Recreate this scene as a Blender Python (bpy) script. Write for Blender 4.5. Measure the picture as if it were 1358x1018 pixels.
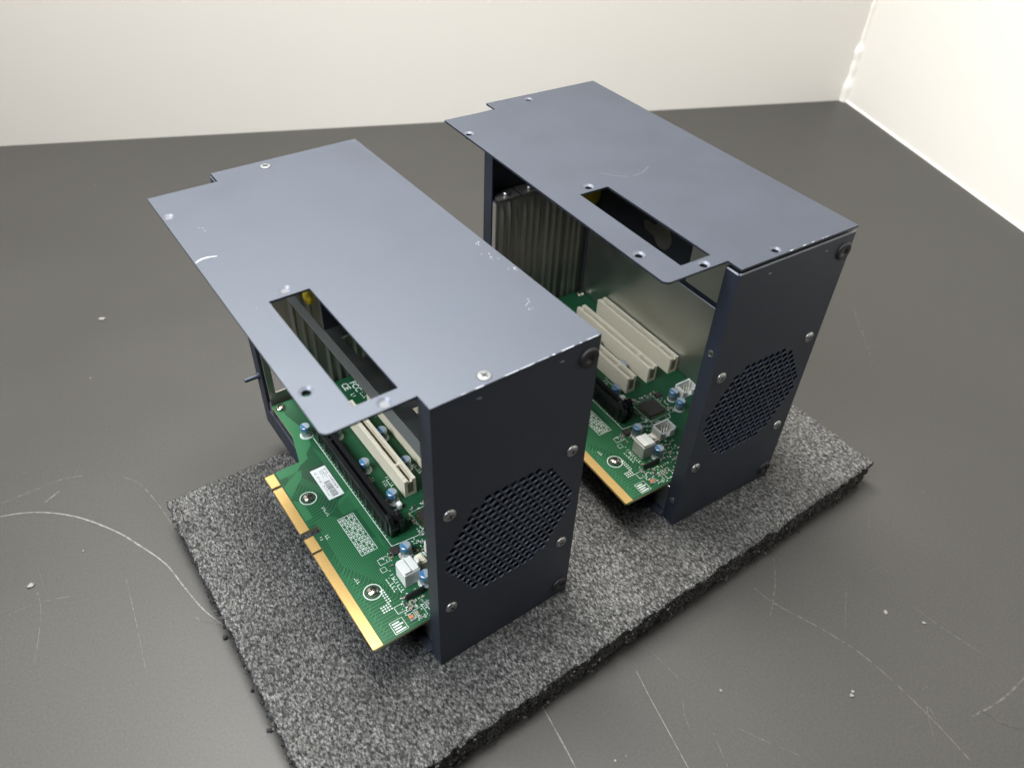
import bpy, bmesh, math, random
from math import sin, cos, pi, radians
from mathutils import Vector, Matrix, noise as mnoise

MM = 0.001
T = 24.0                      # foam pad thickness (mm); table surface is z = 0
random.seed(7)
scene = bpy.context.scene
for o in list(bpy.data.objects):
    bpy.data.objects.remove(o)
COL = scene.collection

# ------------------------------------------------------------------ camera
cam_d = bpy.data.cameras.new('camera')
cam = bpy.data.objects.new('camera', cam_d)
COL.objects.link(cam)
PITCH, ROLL, YAW = 0.720614, 0.0493978, 0.915869
fw = Vector((cos(PITCH)*cos(YAW), cos(PITCH)*sin(YAW), -sin(PITCH)))
rt0 = fw.cross(Vector((0, 0, 1))).normalized()
up0 = rt0.cross(fw)
rt = cos(ROLL)*rt0 + sin(ROLL)*up0
up = -sin(ROLL)*rt0 + cos(ROLL)*up0
cam.matrix_world = Matrix(((rt.x, up.x, -fw.x, -104.71*MM),
                           (rt.y, up.y, -fw.y, -186.18*MM),
                           (rt.z, up.z, -fw.z, (387.33+T)*MM),
                           (0, 0, 0, 1)))
cam_d.sensor_fit = 'HORIZONTAL'
cam_d.sensor_width = 36
cam_d.lens = 36*1030.26/1358
cam_d.clip_start = 0.01
cam_d.clip_end = 50
cam_d.dof.use_dof = True
cam_d.dof.focus_distance = 0.46
cam_d.dof.aperture_fstop = 10
scene.camera = cam

# ------------------------------------------------------------------ light
world = bpy.data.worlds.new('World')
scene.world = world
world.use_nodes = True
bg = world.node_tree.nodes['Background']
bg.inputs[0].default_value = (0.95, 0.97, 1.0, 1)
bg.inputs[1].default_value = 0.018

def lamp(name, loc, target, sx, sy, power, color, spread=180):
    d = bpy.data.lights.new(name, 'AREA')
    d.shape = 'RECTANGLE'; d.size = sx; d.size_y = sy
    d.energy = power; d.color = color; d.spread = radians(spread)
    o = bpy.data.objects.new(name, d)
    COL.objects.link(o)
    o.location = loc
    o.rotation_euler = (Vector(target)-Vector(loc)).to_track_quat('-Z', 'Y').to_euler()
    return o
lamp('ceiling_lamp', (0.08, 0.51, 1.46), (-0.38, 0.42, 0), 1.15, 0.38, 82, (1.0, 0.985, 0.95))
lamp('side_lamp', (-0.60, 0.06, 0.92), (0.08, 0.08, 0.0), 0.6, 0.5, 3.6, (0.88, 0.94, 1.0), 75)

scene.view_settings.view_transform = 'Standard'
scene.view_settings.look = 'None'
scene.view_settings.exposure = 0
scene.view_settings.gamma = 1
scene.view_settings.use_curve_mapping = False

# ------------------------------------------------------------------ materials
def lin(r, g, b):
    f = lambda c: (c/255/12.92) if c/255 <= 0.04045 else ((c/255+0.055)/1.055)**2.4
    return (f(r), f(g), f(b), 1)

def mat(name, base, rough=0.5, metal=0.0, spec=0.5, var=0.0, vscale=200.0, bump=0.0, bscale=800.0,
        rvar=0.0, coat=0.0, sss=0.0, trans=0.0, stretch=None):
    m = bpy.data.materials.new(name)
    m.use_nodes = True
    nt = m.node_tree
    p = nt.nodes['Principled BSDF']
    b4 = tuple(base[:3])+(1,)
    p.inputs['Base Color'].default_value = b4
    p.inputs['Roughness'].default_value = rough
    p.inputs['Metallic'].default_value = metal
    p.inputs['Specular IOR Level'].default_value = spec
    p.inputs['Coat Weight'].default_value = coat
    if sss:
        p.inputs['Subsurface Weight'].default_value = sss
        p.inputs['Subsurface Radius'].default_value = (0.003, 0.003, 0.002)
    p.inputs['Transmission Weight'].default_value = trans
    tc = nt.nodes.new('ShaderNodeTexCoord')
    src = tc.outputs['Object']
    if stretch:
        mp = nt.nodes.new('ShaderNodeMapping')
        mp.inputs['Scale'].default_value = stretch
        nt.links.new(src, mp.inputs[0]); src = mp.outputs[0]
    if var or rvar:
        n = nt.nodes.new('ShaderNodeTexNoise')
        n.inputs['Scale'].default_value = vscale
        n.inputs['Detail'].default_value = 5
        nt.links.new(src, n.inputs['Vector'])
        if var:
            mx = nt.nodes.new('ShaderNodeMix'); mx.data_type = 'RGBA'
            mx.inputs['A'].default_value = tuple(c*(1-var) for c in base[:3])+(1,)
            mx.inputs['B'].default_value = tuple(c*(1+var) for c in base[:3])+(1,)
            nt.links.new(n.outputs['Fac'], mx.inputs['Factor'])
            nt.links.new(mx.outputs['Result'], p.inputs['Base Color'])
        if rvar:
            mr = nt.nodes.new('ShaderNodeMapRange')
            mr.inputs['From Min'].default_value = 0.3; mr.inputs['From Max'].default_value = 0.7
            mr.inputs['To Min'].default_value = max(0.02, rough-rvar); mr.inputs['To Max'].default_value = rough+rvar
            nt.links.new(n.outputs['Fac'], mr.inputs['Value'])
            nt.links.new(mr.outputs[0], p.inputs['Roughness'])
    if bump:
        n2 = nt.nodes.new('ShaderNodeTexNoise')
        n2.inputs['Scale'].default_value = bscale
        n2.inputs['Detail'].default_value = 3
        nt.links.new(src, n2.inputs['Vector'])
        bp = nt.nodes.new('ShaderNodeBump')
        bp.inputs['Strength'].default_value = bump
        bp.inputs['Distance'].default_value = 0.001
        nt.links.new(n2.outputs['Fac'], bp.inputs['Height'])
        nt.links.new(bp.outputs[0], p.inputs['Normal'])
    return m

M = {}
M['navy'] = mat('navy_powder_coat', (0.010, 0.013, 0.023), 0.54, spec=0.92, var=0.08, vscale=35, bump=0.04, bscale=2600, rvar=0.04)
M['navy_edge'] = mat('worn_navy_edge', (0.13, 0.14, 0.17), 0.42, metal=0.35)
M['black_hole'] = mat('dark_recess', (0.006, 0.006, 0.007), 0.7)
M['plug'] = mat('dull_grey_rivet', (0.085, 0.09, 0.10), 0.5, spec=0.4)
M['screw_dull'] = mat('dull_plated_screw', (0.16, 0.165, 0.17), 0.42, metal=0.4)
M['zinc_grey'] = mat('grey_bracket_steel', (0.17, 0.178, 0.17), 0.5, metal=0.5)
M['vent_glint'] = mat('painted_vent_glint', (0.16, 0.19, 0.29), 0.4)  # paler than the panel: glint painted into the colour
M['bare'] = mat('scraped_bare_metal', (0.36, 0.38, 0.42), 0.5, metal=0.1)
M['zinc'] = mat('galvanised_steel', (0.24, 0.228, 0.205), 0.36, metal=0.7, var=0.12, vscale=60, rvar=0.05)
M['zinc_dull'] = mat('dull_galvanised_steel', (0.58, 0.60, 0.57), 0.38, metal=1.0, var=0.12, vscale=50, bump=0.06, bscale=60, rvar=0.06)
M['steel'] = mat('bright_screw_steel', (0.46, 0.46, 0.46), 0.36, metal=1.0)
M['nickel'] = mat('warm_nickel_screw', (0.62, 0.57, 0.48), 0.25, metal=1.0)
M['mask'] = mat('green_solder_mask', (0.010, 0.070, 0.028), 0.45, spec=0.28, var=0.12, vscale=90)
M['mask_light'] = mat('green_mask_pale', (0.032, 0.155, 0.064), 0.45, spec=0.25)
M['mask_dark'] = mat('green_mask_dark', (0.006, 0.046, 0.022), 0.42)
M['silk'] = mat('white_silkscreen', (0.62, 0.68, 0.62), 0.6)
M['gold'] = mat('gold_contact_plating', (0.70, 0.48, 0.19), 0.36, metal=0.8)
M['gold_gap'] = mat('gold_contact_gap', (0.42, 0.26, 0.08), 0.5, metal=0.3)
M['fibre'] = mat('board_edge_fibreglass', (0.34, 0.31, 0.15), 0.6)
M['ivory'] = mat('ivory_connector_plastic', (0.78, 0.71, 0.56), 0.45, var=0.04, vscale=80)
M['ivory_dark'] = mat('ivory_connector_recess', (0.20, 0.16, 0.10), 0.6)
M['black_plastic'] = mat('black_connector_plastic', (0.012, 0.012, 0.013), 0.33, var=0.1, vscale=100)
M['black_gloss'] = mat('glossy_black_latch', (0.010, 0.010, 0.011), 0.16)
M['black_deep'] = mat('black_connector_groove', (0.003, 0.003, 0.003), 0.6)
M['pin'] = mat('contact_pins', (0.55, 0.48, 0.33), 0.3, metal=1.0)
M['can'] = mat('capacitor_can', (0.42, 0.46, 0.50), 0.30, metal=0.8)
M['can_top'] = mat('capacitor_top', (0.55, 0.62, 0.70), 0.35, metal=0.5)
M['blue'] = mat('capacitor_blue_mark', (0.05, 0.20, 0.40), 0.4)
M['milky'] = mat('milky_nylon', (0.74, 0.75, 0.71), 0.4, sss=0.25)
M['white'] = mat('white_nylon', (0.78, 0.79, 0.75), 0.42)
M['hole_view'] = mat('keyhole_view_patch', (0.20, 0.195, 0.17), 0.6)  # stand-in colour for the view through the keyhole
M['rubber'] = mat('black_rubber', (0.010, 0.010, 0.011), 0.55, bump=0.1, bscale=900)
M['chip'] = mat('black_epoxy_package', (0.035, 0.030, 0.028), 0.42, var=0.15, vscale=200)
M['label'] = mat('white_paper_label', (0.66, 0.67, 0.66), 0.5)
M['ink'] = mat('black_label_ink', (0.05, 0.05, 0.055), 0.6)
M['tan'] = mat('tan_ceramic', (0.36, 0.26, 0.17), 0.45)
M['grey_cer'] = mat('grey_ceramic', (0.22, 0.22, 0.21), 0.45)
M['orange'] = mat('orange_lamp_lens', (0.55, 0.20, 0.07), 0.3)
M['yellow'] = mat('crumpled_yellow_tape', (0.66, 0.46, 0.02), 0.38, var=0.35, vscale=160)
M['foam_bit'] = mat('dark_foam_bit', (0.02, 0.02, 0.02), 0.9)
M['crumb'] = mat('pale_dust_crumb', (0.16, 0.155, 0.14), 0.8)
def scratch_material(name, col, lo, hi):
    m = mat(name, col, 0.6, spec=0.2)
    nt = m.node_tree; tc = nt.nodes.new('ShaderNodeTexCoord')
    n = nt.nodes.new('ShaderNodeTexNoise'); n.inputs['Scale'].default_value = 260; n.inputs['Detail'].default_value = 6
    n.inputs['Roughness'].default_value = .75
    nt.links.new(tc.outputs['Object'], n.inputs['Vector'])
    rp = nt.nodes.new('ShaderNodeValToRGB')
    rp.color_ramp.elements[0].position = lo; rp.color_ramp.elements[0].color = (0.041, 0.039, 0.036, 1)
    rp.color_ramp.elements[1].position = hi; rp.color_ramp.elements[1].color = tuple(col)+(1,)
    nt.links.new(n.outputs['Fac'], rp.inputs[0])
    nt.links.new(rp.outputs[0], nt.nodes['Principled BSDF'].inputs['Base Color'])
    return m
M['scratch'] = scratch_material('pale_laminate_scratch', (0.16, 0.155, 0.145), .34, .58)
M['scratch_faint'] = scratch_material('faint_laminate_scratch', (0.095, 0.091, 0.083), .42, .62)
M['sealant'] = mat('white_sealant', (0.84, 0.82, 0.77), 0.4, bump=0.4, bscale=120)

M['navy'].node_tree.nodes['Principled BSDF'].inputs['Specular Tint'].default_value = (0.80, 0.885, 1.0, 1)
# table laminate: dark grey satin, cloudy wear, fine random scuffs
def table_material():
    m = mat('dark_grey_laminate', (0.075, 0.071, 0.065), 0.33, spec=0.20)
    nt = m.node_tree; p = nt.nodes['Principled BSDF']; L = nt.links
    tc = nt.nodes.new('ShaderNodeTexCoord')
    n1 = nt.nodes.new('ShaderNodeTexNoise'); n1.inputs['Scale'].default_value = 5; n1.inputs['Detail'].default_value = 6
    n2 = nt.nodes.new('ShaderNodeTexNoise'); n2.inputs['Scale'].default_value = 700; n2.inputs['Detail'].default_value = 2
    L.new(tc.outputs['Object'], n1.inputs['Vector']); L.new(tc.outputs['Object'], n2.inputs['Vector'])
    mx = nt.nodes.new('ShaderNodeMix'); mx.data_type = 'RGBA'
    mx.inputs['A'].default_value = (0.033, 0.032, 0.0295, 1); mx.inputs['B'].default_value = (0.047, 0.045, 0.0415, 1)
    L.new(n1.outputs['Fac'], mx.inputs['Factor'])
    ad = nt.nodes.new('ShaderNodeMix'); ad.data_type = 'RGBA'; ad.blend_type = 'MULTIPLY'
    ad.inputs['Factor'].default_value = 0.35
    rp = nt.nodes.new('ShaderNodeValToRGB')
    rp.color_ramp.elements[0].position = 0.25; rp.color_ramp.elements[0].color = (0.6, 0.6, 0.6, 1)
    rp.color_ramp.elements[1].position = 0.75; rp.color_ramp.elements[1].color = (1.3, 1.3, 1.3, 1)
    L.new(n2.outputs['Fac'], rp.inputs[0])
    L.new(mx.outputs['Result'], ad.inputs['A']); L.new(rp.outputs[0], ad.inputs['B'])
    # sparse pale dust specks
    vo = nt.nodes.new('ShaderNodeTexVoronoi'); vo.inputs['Scale'].default_value = 55
    L.new(tc.outputs['Object'], vo.inputs['Vector'])
    r2 = nt.nodes.new('ShaderNodeValToRGB')
    r2.color_ramp.elements[0].position = 0.022; r2.color_ramp.elements[0].color = (1, 1, 1, 1)
    r2.color_ramp.elements[1].position = 0.045; r2.color_ramp.elements[1].color = (0, 0, 0, 1)
    L.new(vo.outputs['Distance'], r2.inputs[0])
    n3 = nt.nodes.new('ShaderNodeTexNoise'); n3.inputs['Scale'].default_value = 30
    L.new(tc.outputs['Object'], n3.inputs['Vector'])
    r3 = nt.nodes.new('ShaderNodeValToRGB')
    r3.color_ramp.elements[0].position = 0.56; r3.color_ramp.elements[1].position = 0.66
    L.new(n3.outputs['Fac'], r3.inputs[0])
    mu = nt.nodes.new('ShaderNodeMath'); mu.operation = 'MULTIPLY'
    L.new(r2.outputs[0], mu.inputs[0]); L.new(r3.outputs[0], mu.inputs[1])
    mu2 = nt.nodes.new('ShaderNodeMath'); mu2.operation = 'MULTIPLY'; mu2.inputs[1].default_value = 0.6
    L.new(mu.outputs[0], mu2.inputs[0])
    m2 = nt.nodes.new('ShaderNodeMix'); m2.data_type = 'RGBA'
    m2.inputs['B'].default_value = (0.42, 0.40, 0.36, 1)
    L.new(mu2.outputs[0], m2.inputs['Factor']); L.new(ad.outputs['Result'], m2.inputs['A'])
    L.new(m2.outputs['Result'], p.inputs['Base Color'])
    mr = nt.nodes.new('ShaderNodeMapRange')
    mr.inputs['From Min'].default_value = 0.3; mr.inputs['From Max'].default_value = 0.7
    mr.inputs['To Min'].default_value = 0.36; mr.inputs['To Max'].default_value = 0.47
    L.new(n1.outputs['Fac'], mr.inputs['Value']); L.new(mr.outputs[0], p.inputs['Roughness'])
    b = nt.nodes.new('ShaderNodeBump'); b.inputs['Strength'].default_value = 0.06; b.inputs['Distance'].default_value = 0.0005
    L.new(n2.outputs['Fac'], b.inputs['Height']); L.new(b.outputs[0], p.inputs['Normal'])
    return m
M['table'] = table_material()

def wall_material():
    m = mat('white_wall_paint', (0.75, 0.725, 0.68), 0.5, spec=0.25, var=0.025, vscale=4, bump=0.05, bscale=60)
    return m
M['wall'] = wall_material()

def foam_material():
    m = mat('charcoal_foam', (0.08, 0.08, 0.08), 0.85, spec=0.3)
    nt = m.node_tree; p = nt.nodes['Principled BSDF']; L = nt.links
    tc = nt.nodes.new('ShaderNodeTexCoord')
    mp = nt.nodes.new('ShaderNodeMapping')
    mp.inputs['Rotation'].default_value = (0, 0, 0.5)
    mp.inputs['Scale'].default_value = (1.35, 0.8, 1.0)
    L.new(tc.outputs['Object'], mp.inputs[0])
    vo = nt.nodes.new('ShaderNodeTexVoronoi'); vo.inputs['Scale'].default_value = 760
    L.new(mp.outputs[0], vo.inputs['Vector'])
    no = nt.nodes.new('ShaderNodeTexNoise'); no.inputs['Scale'].default_value = 660; no.inputs['Detail'].default_value = 5
    no.inputs['Roughness'].default_value = 0.7
    L.new(mp.outputs[0], no.inputs['Vector'])
    nl = nt.nodes.new('ShaderNodeTexNoise'); nl.inputs['Scale'].default_value = 28; nl.inputs['Detail'].default_value = 4
    L.new(tc.outputs['Object'], nl.inputs['Vector'])
    rp = nt.nodes.new('ShaderNodeValToRGB')
    e = rp.color_ramp.elements
    e[0].position = 0.36; e[0].color = (0.008, 0.008, 0.008, 1)
    e[1].position = 0.70; e[1].color = (0.225, 0.223, 0.216, 1)
    x = e.new(0.50); x.color = (0.095, 0.094, 0.091, 1)
    L.new(no.outputs['Fac'], rp.inputs[0])
    hv = nt.nodes.new('ShaderNodeMapRange')
    hv.inputs['From Min'].default_value = 0.0; hv.inputs['From Max'].default_value = 1.0
    hv.inputs['To Min'].default_value = 0.7; hv.inputs['To Max'].default_value = 1.3
    L.new(vo.outputs['Color'], hv.inputs['Value'])
    dn = nt.nodes.new('ShaderNodeTexNoise'); dn.inputs['Scale'].default_value = 900; dn.inputs['Detail'].default_value = 2
    L.new(mp.outputs[0], dn.inputs['Vector'])
    dv = nt.nodes.new('ShaderNodeMix'); dv.data_type = 'VECTOR'; dv.inputs['Factor'].default_value = 0.0012
    L.new(mp.outputs[0], dv.inputs['A']); L.new(dn.outputs['Color'], dv.inputs['B'])
    vc = nt.nodes.new('ShaderNodeTexVoronoi'); vc.inputs['Scale'].default_value = 540
    L.new(dv.outputs['Result'], vc.inputs['Vector'])
    cr = nt.nodes.new('ShaderNodeValToRGB')
    cr.color_ramp.elements[0].position = 0.42; cr.color_ramp.elements[0].color = (1.06, 1.06, 1.06, 1)
    cr.color_ramp.elements[1].position = 0.72; cr.color_ramp.elements[1].color = (0.42, 0.42, 0.42, 1)
    L.new(vc.outputs['Distance'], cr.inputs[0])
    mc = nt.nodes.new('ShaderNodeMix'); mc.data_type = 'RGBA'; mc.blend_type = 'MULTIPLY'; mc.inputs['Factor'].default_value = 1
    L.new(rp.outputs[0], mc.inputs['A']); L.new(cr.outputs[0], mc.inputs['B'])
    ml = nt.nodes.new('ShaderNodeMix'); ml.data_type = 'RGBA'; ml.blend_type = 'MULTIPLY'; ml.inputs['Factor'].default_value = 1
    L.new(mc.outputs['Result'], ml.inputs['A']); L.new(hv.outputs[0], ml.inputs['B'])
    lv = nt.nodes.new('ShaderNodeMapRange')
    lv.inputs['From Min'].default_value = 0.3; lv.inputs['From Max'].default_value = 0.7
    lv.inputs['To Min'].default_value = 0.8; lv.inputs['To Max'].default_value = 1.2
    L.new(nl.outputs['Fac'], lv.inputs['Value'])
    m2 = nt.nodes.new('ShaderNodeMix'); m2.data_type = 'RGBA'; m2.blend_type = 'MULTIPLY'; m2.inputs['Factor'].default_value = 1
    L.new(ml.outputs['Result'], m2.inputs['A']); L.new(lv.outputs[0], m2.inputs['B'])
    L.new(m2.outputs['Result'], p.inputs['Base Color'])
    su = nt.nodes.new('ShaderNodeMath'); su.operation = 'SUBTRACT'
    L.new(no.outputs['Fac'], su.inputs[0]); L.new(vo.outputs['Distance'], su.inputs[1])
    b = nt.nodes.new('ShaderNodeBump'); b.inputs['Strength'].default_value = 0.9; b.inputs['Distance'].default_value = 0.0016
    L.new(su.outputs[0], b.inputs['Height']); L.new(b.outputs[0], p.inputs['Normal'])
    return m
M['foam'] = foam_material()

# ------------------------------------------------------------------ mesh helpers (coordinates in mm)
class MB:
    def __init__(self, *mats):
        self.mats = list(mats); self.v = []; self.f = []; self.m = []; self.s = []
    def face(self, pts, mi=0, smooth=False):
        n = len(self.v); self.v += [tuple(p) for p in pts]
        self.f.append(tuple(range(n, n+len(pts)))); self.m.append(mi); self.s.append(smooth)
    def add(self, verts, faces, mi=0, smooth=False):
        n = len(self.v); self.v += [tuple(p) for p in verts]
        for f in faces:
            self.f.append(tuple(i+n for i in f)); self.m.append(mi); self.s.append(smooth)
    def box(self, x0, x1, y0, y1, z0, z1, mi=0):
        self.add([(x0,y0,z0),(x1,y0,z0),(x1,y1,z0),(x0,y1,z0),(x0,y0,z1),(x1,y0,z1),(x1,y1,z1),(x0,y1,z1)],
                 [(0,3,2,1),(4,5,6,7),(0,1,5,4),(1,2,6,5),(2,3,7,6),(3,0,4,7)], mi)
    def rect(self, x0, x1, y0, y1, z, mi=0):
        self.face([(x0,y0,z),(x1,y0,z),(x1,y1,z),(x0,y1,z)], mi)
    def lathe(self, prof, seg=24, c=(0,0,0), axis='z', mi=0, cap=True, smooth=True):
        """prof: list of (radius, height) from bottom to top"""
        vs = []; fs = []
        for r, h in prof:
            for k in range(seg):
                a = 2*pi*k/seg
                vs.append(self._ax(r*cos(a), r*sin(a), h, c, axis))
        for j in range(len(prof)-1):
            for k in range(seg):
                k2 = (k+1) % seg
                fs.append((j*seg+k, j*seg+k2, (j+1)*seg+k2, (j+1)*seg+k))
        self.add(vs, fs, mi, smooth)
        if cap:
            self.face([vs[k] for k in range(seg)][::-1], mi)
            self.face([vs[(len(prof)-1)*seg+k] for k in range(seg)], mi)
    def _ax(self, a, b, h, c, axis):
        if axis == 'z': return (c[0]+a, c[1]+b, c[2]+h)
        if axis == '-y': return (c[0]+a, c[1]-h, c[2]+b)
        if axis == 'x': return (c[0]+h, c[1]+a, c[2]+b)
        if axis == '-x': return (c[0]-h, c[1]-a, c[2]+b)
        if axis == 'y': return (c[0]-a, c[1]+h, c[2]+b)
    def disc(self, r, c, seg=20, axis='z', mi=0, a0=0, a1=2*pi):
        n = seg if a1-a0 > 6.28 else seg+1
        self.face([self._ax(r*cos(a0+(a1-a0)*k/seg), r*sin(a0+(a1-a0)*k/seg), 0, c, axis) for k in range(n)], mi)
    def ring(self, r0, r1, c, seg=24, axis='z', mi=0):
        vs = [self._ax(r*cos(2*pi*k/seg), r*sin(2*pi*k/seg), 0, c, axis) for r in (r0, r1) for k in range(seg)]
        self.add(vs, [(k, seg+k, seg+(k+1) % seg, (k+1) % seg) for k in range(seg)], mi)
    def strip(self, pts, w, z, mi=0):
        """flat ribbon of width w along a polyline in the plane z"""
        P = [Vector((p[0], p[1], 0)) for p in pts]
        L = []; R_ = []
        for i, p in enumerate(P):
            d = (P[min(i+1, len(P)-1)]-P[max(i-1, 0)])
            if d.length < 1e-6: d = Vector((1, 0, 0))
            d.normalize(); n = Vector((-d.y, d.x, 0))
            ww = w[i] if isinstance(w, (list, tuple)) else w
            L.append(p+n*ww/2); R_.append(p-n*ww/2)
        for i in range(len(P)-1):
            self.face([(R_[i].x,R_[i].y,z),(R_[i+1].x,R_[i+1].y,z),(L[i+1].x,L[i+1].y,z),(L[i].x,L[i].y,z)], mi)
    def xform(self, n0, fn):
        self.v[n0:] = [tuple(fn(*p)) for p in self.v[n0:]]
    def build(self, name, parent=None, loc=None, bevel=0, seg=2):
        me = bpy.data.meshes.new(name)
        me.from_pydata([(x*MM, y*MM, z*MM) for x, y, z in self.v], [], self.f)
        for m in self.mats: me.materials.append(M[m])
        for p, mi, sm in zip(me.polygons, self.m, self.s):
            p.material_index = mi; p.use_smooth = sm
        me.update()
        o = bpy.data.objects.new(name, me); COL.objects.link(o)
        if parent: o.parent = parent
        if loc: o.location = [c*MM for c in loc]
        if bevel:
            b = o.modifiers.new('edge', 'BEVEL'); b.width = bevel*MM; b.segments = seg
            b.limit_method = 'ANGLE'; b.angle_limit = radians(50); b.harden_normals = False
        return o

def curve_geo(splines, thick):
    """2D filled outline with holes -> (verts, faces) in mm, thickness centred at z = 0"""
    cu = bpy.data.curves.new('outline', 'CURVE'); cu.dimensions = '2D'; cu.fill_mode = 'BOTH'
    cu.extrude = thick/2
    for pts in splines:
        sp = cu.splines.new('POLY'); sp.points.add(len(pts)-1)
        for q, p in zip(sp.points, pts): q.co = (p[0], p[1], 0, 1)
        sp.use_cyclic_u = True
    return obj_geo(cu)

def obj_geo(cu):
    o = bpy.data.objects.new('outline', cu); COL.objects.link(o)
    dg = bpy.context.evaluated_depsgraph_get(); dg.update()
    ev = o.evaluated_get(dg); me = ev.to_mesh()
    vs = [tuple(v.co) for v in me.vertices]; fs = [tuple(p.vertices) for p in me.polygons]
    ev.to_mesh_clear()
    bpy.data.objects.remove(o); bpy.data.curves.remove(cu)
    return vs, fs

def weld(verts, faces):
    d = {}; idx = []; out = []
    for p in verts:
        k = tuple(round(c, 4) for c in p)
        if k not in d: d[k] = len(out); out.append(p)
        idx.append(d[k])
    fs = []
    for f in faces:
        g = [idx[i] for i in f]
        h = [a for i, a in enumerate(g) if a != g[i-1]]
        if len(h) > 2: fs.append(tuple(h))
    return out, fs

def plate(mb, splines, thick, fn, mi=0):
    vs, fs = weld(*curve_geo(splines, thick))
    mb.add([fn(*p) for p in vs], fs, mi)

def text_geo(body, size, bold=0.0, align='LEFT'):
    cu = bpy.data.curves.new('text', 'FONT'); cu.body = body; cu.size = size; cu.align_x = align
    cu.offset = bold; cu.resolution_u = 2
    return obj_geo(cu)

def circle(cx, cy, r, n=20, a0=0.0, a1=2*pi):
    full = a1-a0 > 6.28
    k = n if full else n+1
    return [(cx+r*cos(a0+(a1-a0)*i/n), cy+r*sin(a0+(a1-a0)*i/n)) for i in range(k)]

def rnd_rect(x0, x1, y0, y1, r, n=4):
    out = []
    for cx, cy, a in ((x1-r, y1-r, 0), (x0+r, y1-r, pi/2), (x0+r, y0+r, pi), (x1-r, y0+r, 1.5*pi)):
        out += circle(cx, cy, r, n, a, a+pi/2)
    return out

def tag(o, label=None, cat=None, group=None, kind=None):
    if label: o['label'] = label
    if cat: o['category'] = cat
    if group: o['group'] = group
    if kind: o['kind'] = kind
    return o

def copy_part(src, parent, loc=None, rotz=None):
    c = src.copy(); COL.objects.link(c); c.parent = parent
    if loc: c.location = [v*MM for v in loc]
    if rotz is not None: c.rotation_euler = (0, 0, rotz)
    return c

# ------------------------------------------------------------------ setting: table, walls
WD = Vector((0.9205, -0.3907)).normalized()      # direction of the back wall's foot
WN = Vector((WD.y, -WD.x))                        # towards the viewer
CORNER = Vector((936, 424))
def wp(a, b):                                     # a along back wall from the corner, b towards viewer
    p = CORNER + WD*a + WN*b
    return p.x, p.y

t = MB('table', 'scratch', 'scratch_faint')
pts = [wp(-2000, -3), wp(3, -3), wp(3, 1500), wp(-2000, 1500)]
c4 = [(p[0], p[1]) for p in pts]
t.add([(x, y, 0) for x, y in c4]+[(x, y, -30) for x, y in c4],
      [(0, 3, 2, 1), (4, 5, 6, 7), (0, 1, 5, 4), (1, 2, 6, 5), (2, 3, 7, 6), (3, 0, 4, 7)])
def smooth_poly(pts, n=6):
    out = []
    for i in range(len(pts)-1):
        p0 = Vector(pts[max(i-1, 0)]); p1 = Vector(pts[i]); p2 = Vector(pts[i+1]); p3 = Vector(pts[min(i+2, len(pts)-1)])
        for k in range(n):
            s = k/n
            out.append(0.5*((2*p1)+(p2-p0)*s+(2*p0-5*p1+4*p2-p3)*s*s+(3*p1-p0-3*p2+p3)*s**3))
    out.append(Vector(pts[-1]))
    return [(p.x, p.y) for p in out]
SCR = [
 ([(-190,262),(-175,262),(-155,253),(-135,235),(-118,210),(-108,189),(-99,166),(-95,143),(-91,122),(-85,105)], .95, 1),
 ([(-173,274),(-153,274),(-134,274),(-123,270)], .6, 2), ([(-168,191),(-168,179),(-172,161),(-179,140)], .45, 2),
 ([(-122,168),(-125,140),(-128,116),(-130,100)], .4, 2), ([(39,-42),(36,-62),(33,-80)], .75, 1),
 ([(96,-54),(92,-68),(87,-88),(81,-112)], .5, 1), ([(195,-55),(197,-70),(208,-102),(213,-128),(212,-164),(208,-193)], .8, 2),
 ([(232,-180),(253,-184),(280,-185)], 1.2, 2), ([(241,-90),(218,-106)], .4, 2), ([(223,-47),(208,-61),(188,-74)], .9, 2),
 ([(511,102),(480,67),(450,36)], .9, 2), ([(-101,254),(-93,241),(-88,215),(-86,193)], .6, 2),
 ([(-5,732),(24,719),(60,701)], 1.3, 2), ([(119,-110),(127,-125),(135,-139)], .5, 2),
 ([(267,-120),(269,-141),(273,-164)], .5, 2), ([(-97,121),(-94,114),(-85,106)], .6, 2),
 ([(-149,259),(-143,262),(-139,264)], .6, 1), ([(106,-104),(99,-121)], .4, 2), ([(111,-48),(113,-71)], .35, 2),
 ([(201,-176),(216,-162),(212,-172)], .4, 2), ([(-189,181),(-169,180),(-152,174)], .4, 2)]
for i, (ps, w, mi) in enumerate(SCR):
    sp = smooth_poly(ps)
    n = len(sp)
    ws = [max(0.12, w*(0.55+0.45*sin(pi*(k+0.5)/n))*(0.75+0.5*random.random())) for k in range(n)]
    t.strip(sp, ws, 0.04+0.004*i, mi)
for i in range(70):
    x = random.uniform(-190, 330); y = random.uniform(-200, 330)
    if -90 < x < 332 and -48 < y < 200: continue
    a = random.uniform(0, pi); l = random.uniform(3, 22); b = random.uniform(-.5, .5)
    ps = [(x+l*s*cos(a+b*s), y+l*s*sin(a+b*s)) for s in (0, .33, .66, 1)]
    t.strip(ps, random.uniform(.12, .3), 0.15+0.003*i, 2)
tab = t.build('table')
tag(tab, 'dark grey laminate tabletop with pale scratches under the foam pad', 'table', kind='structure')

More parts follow.
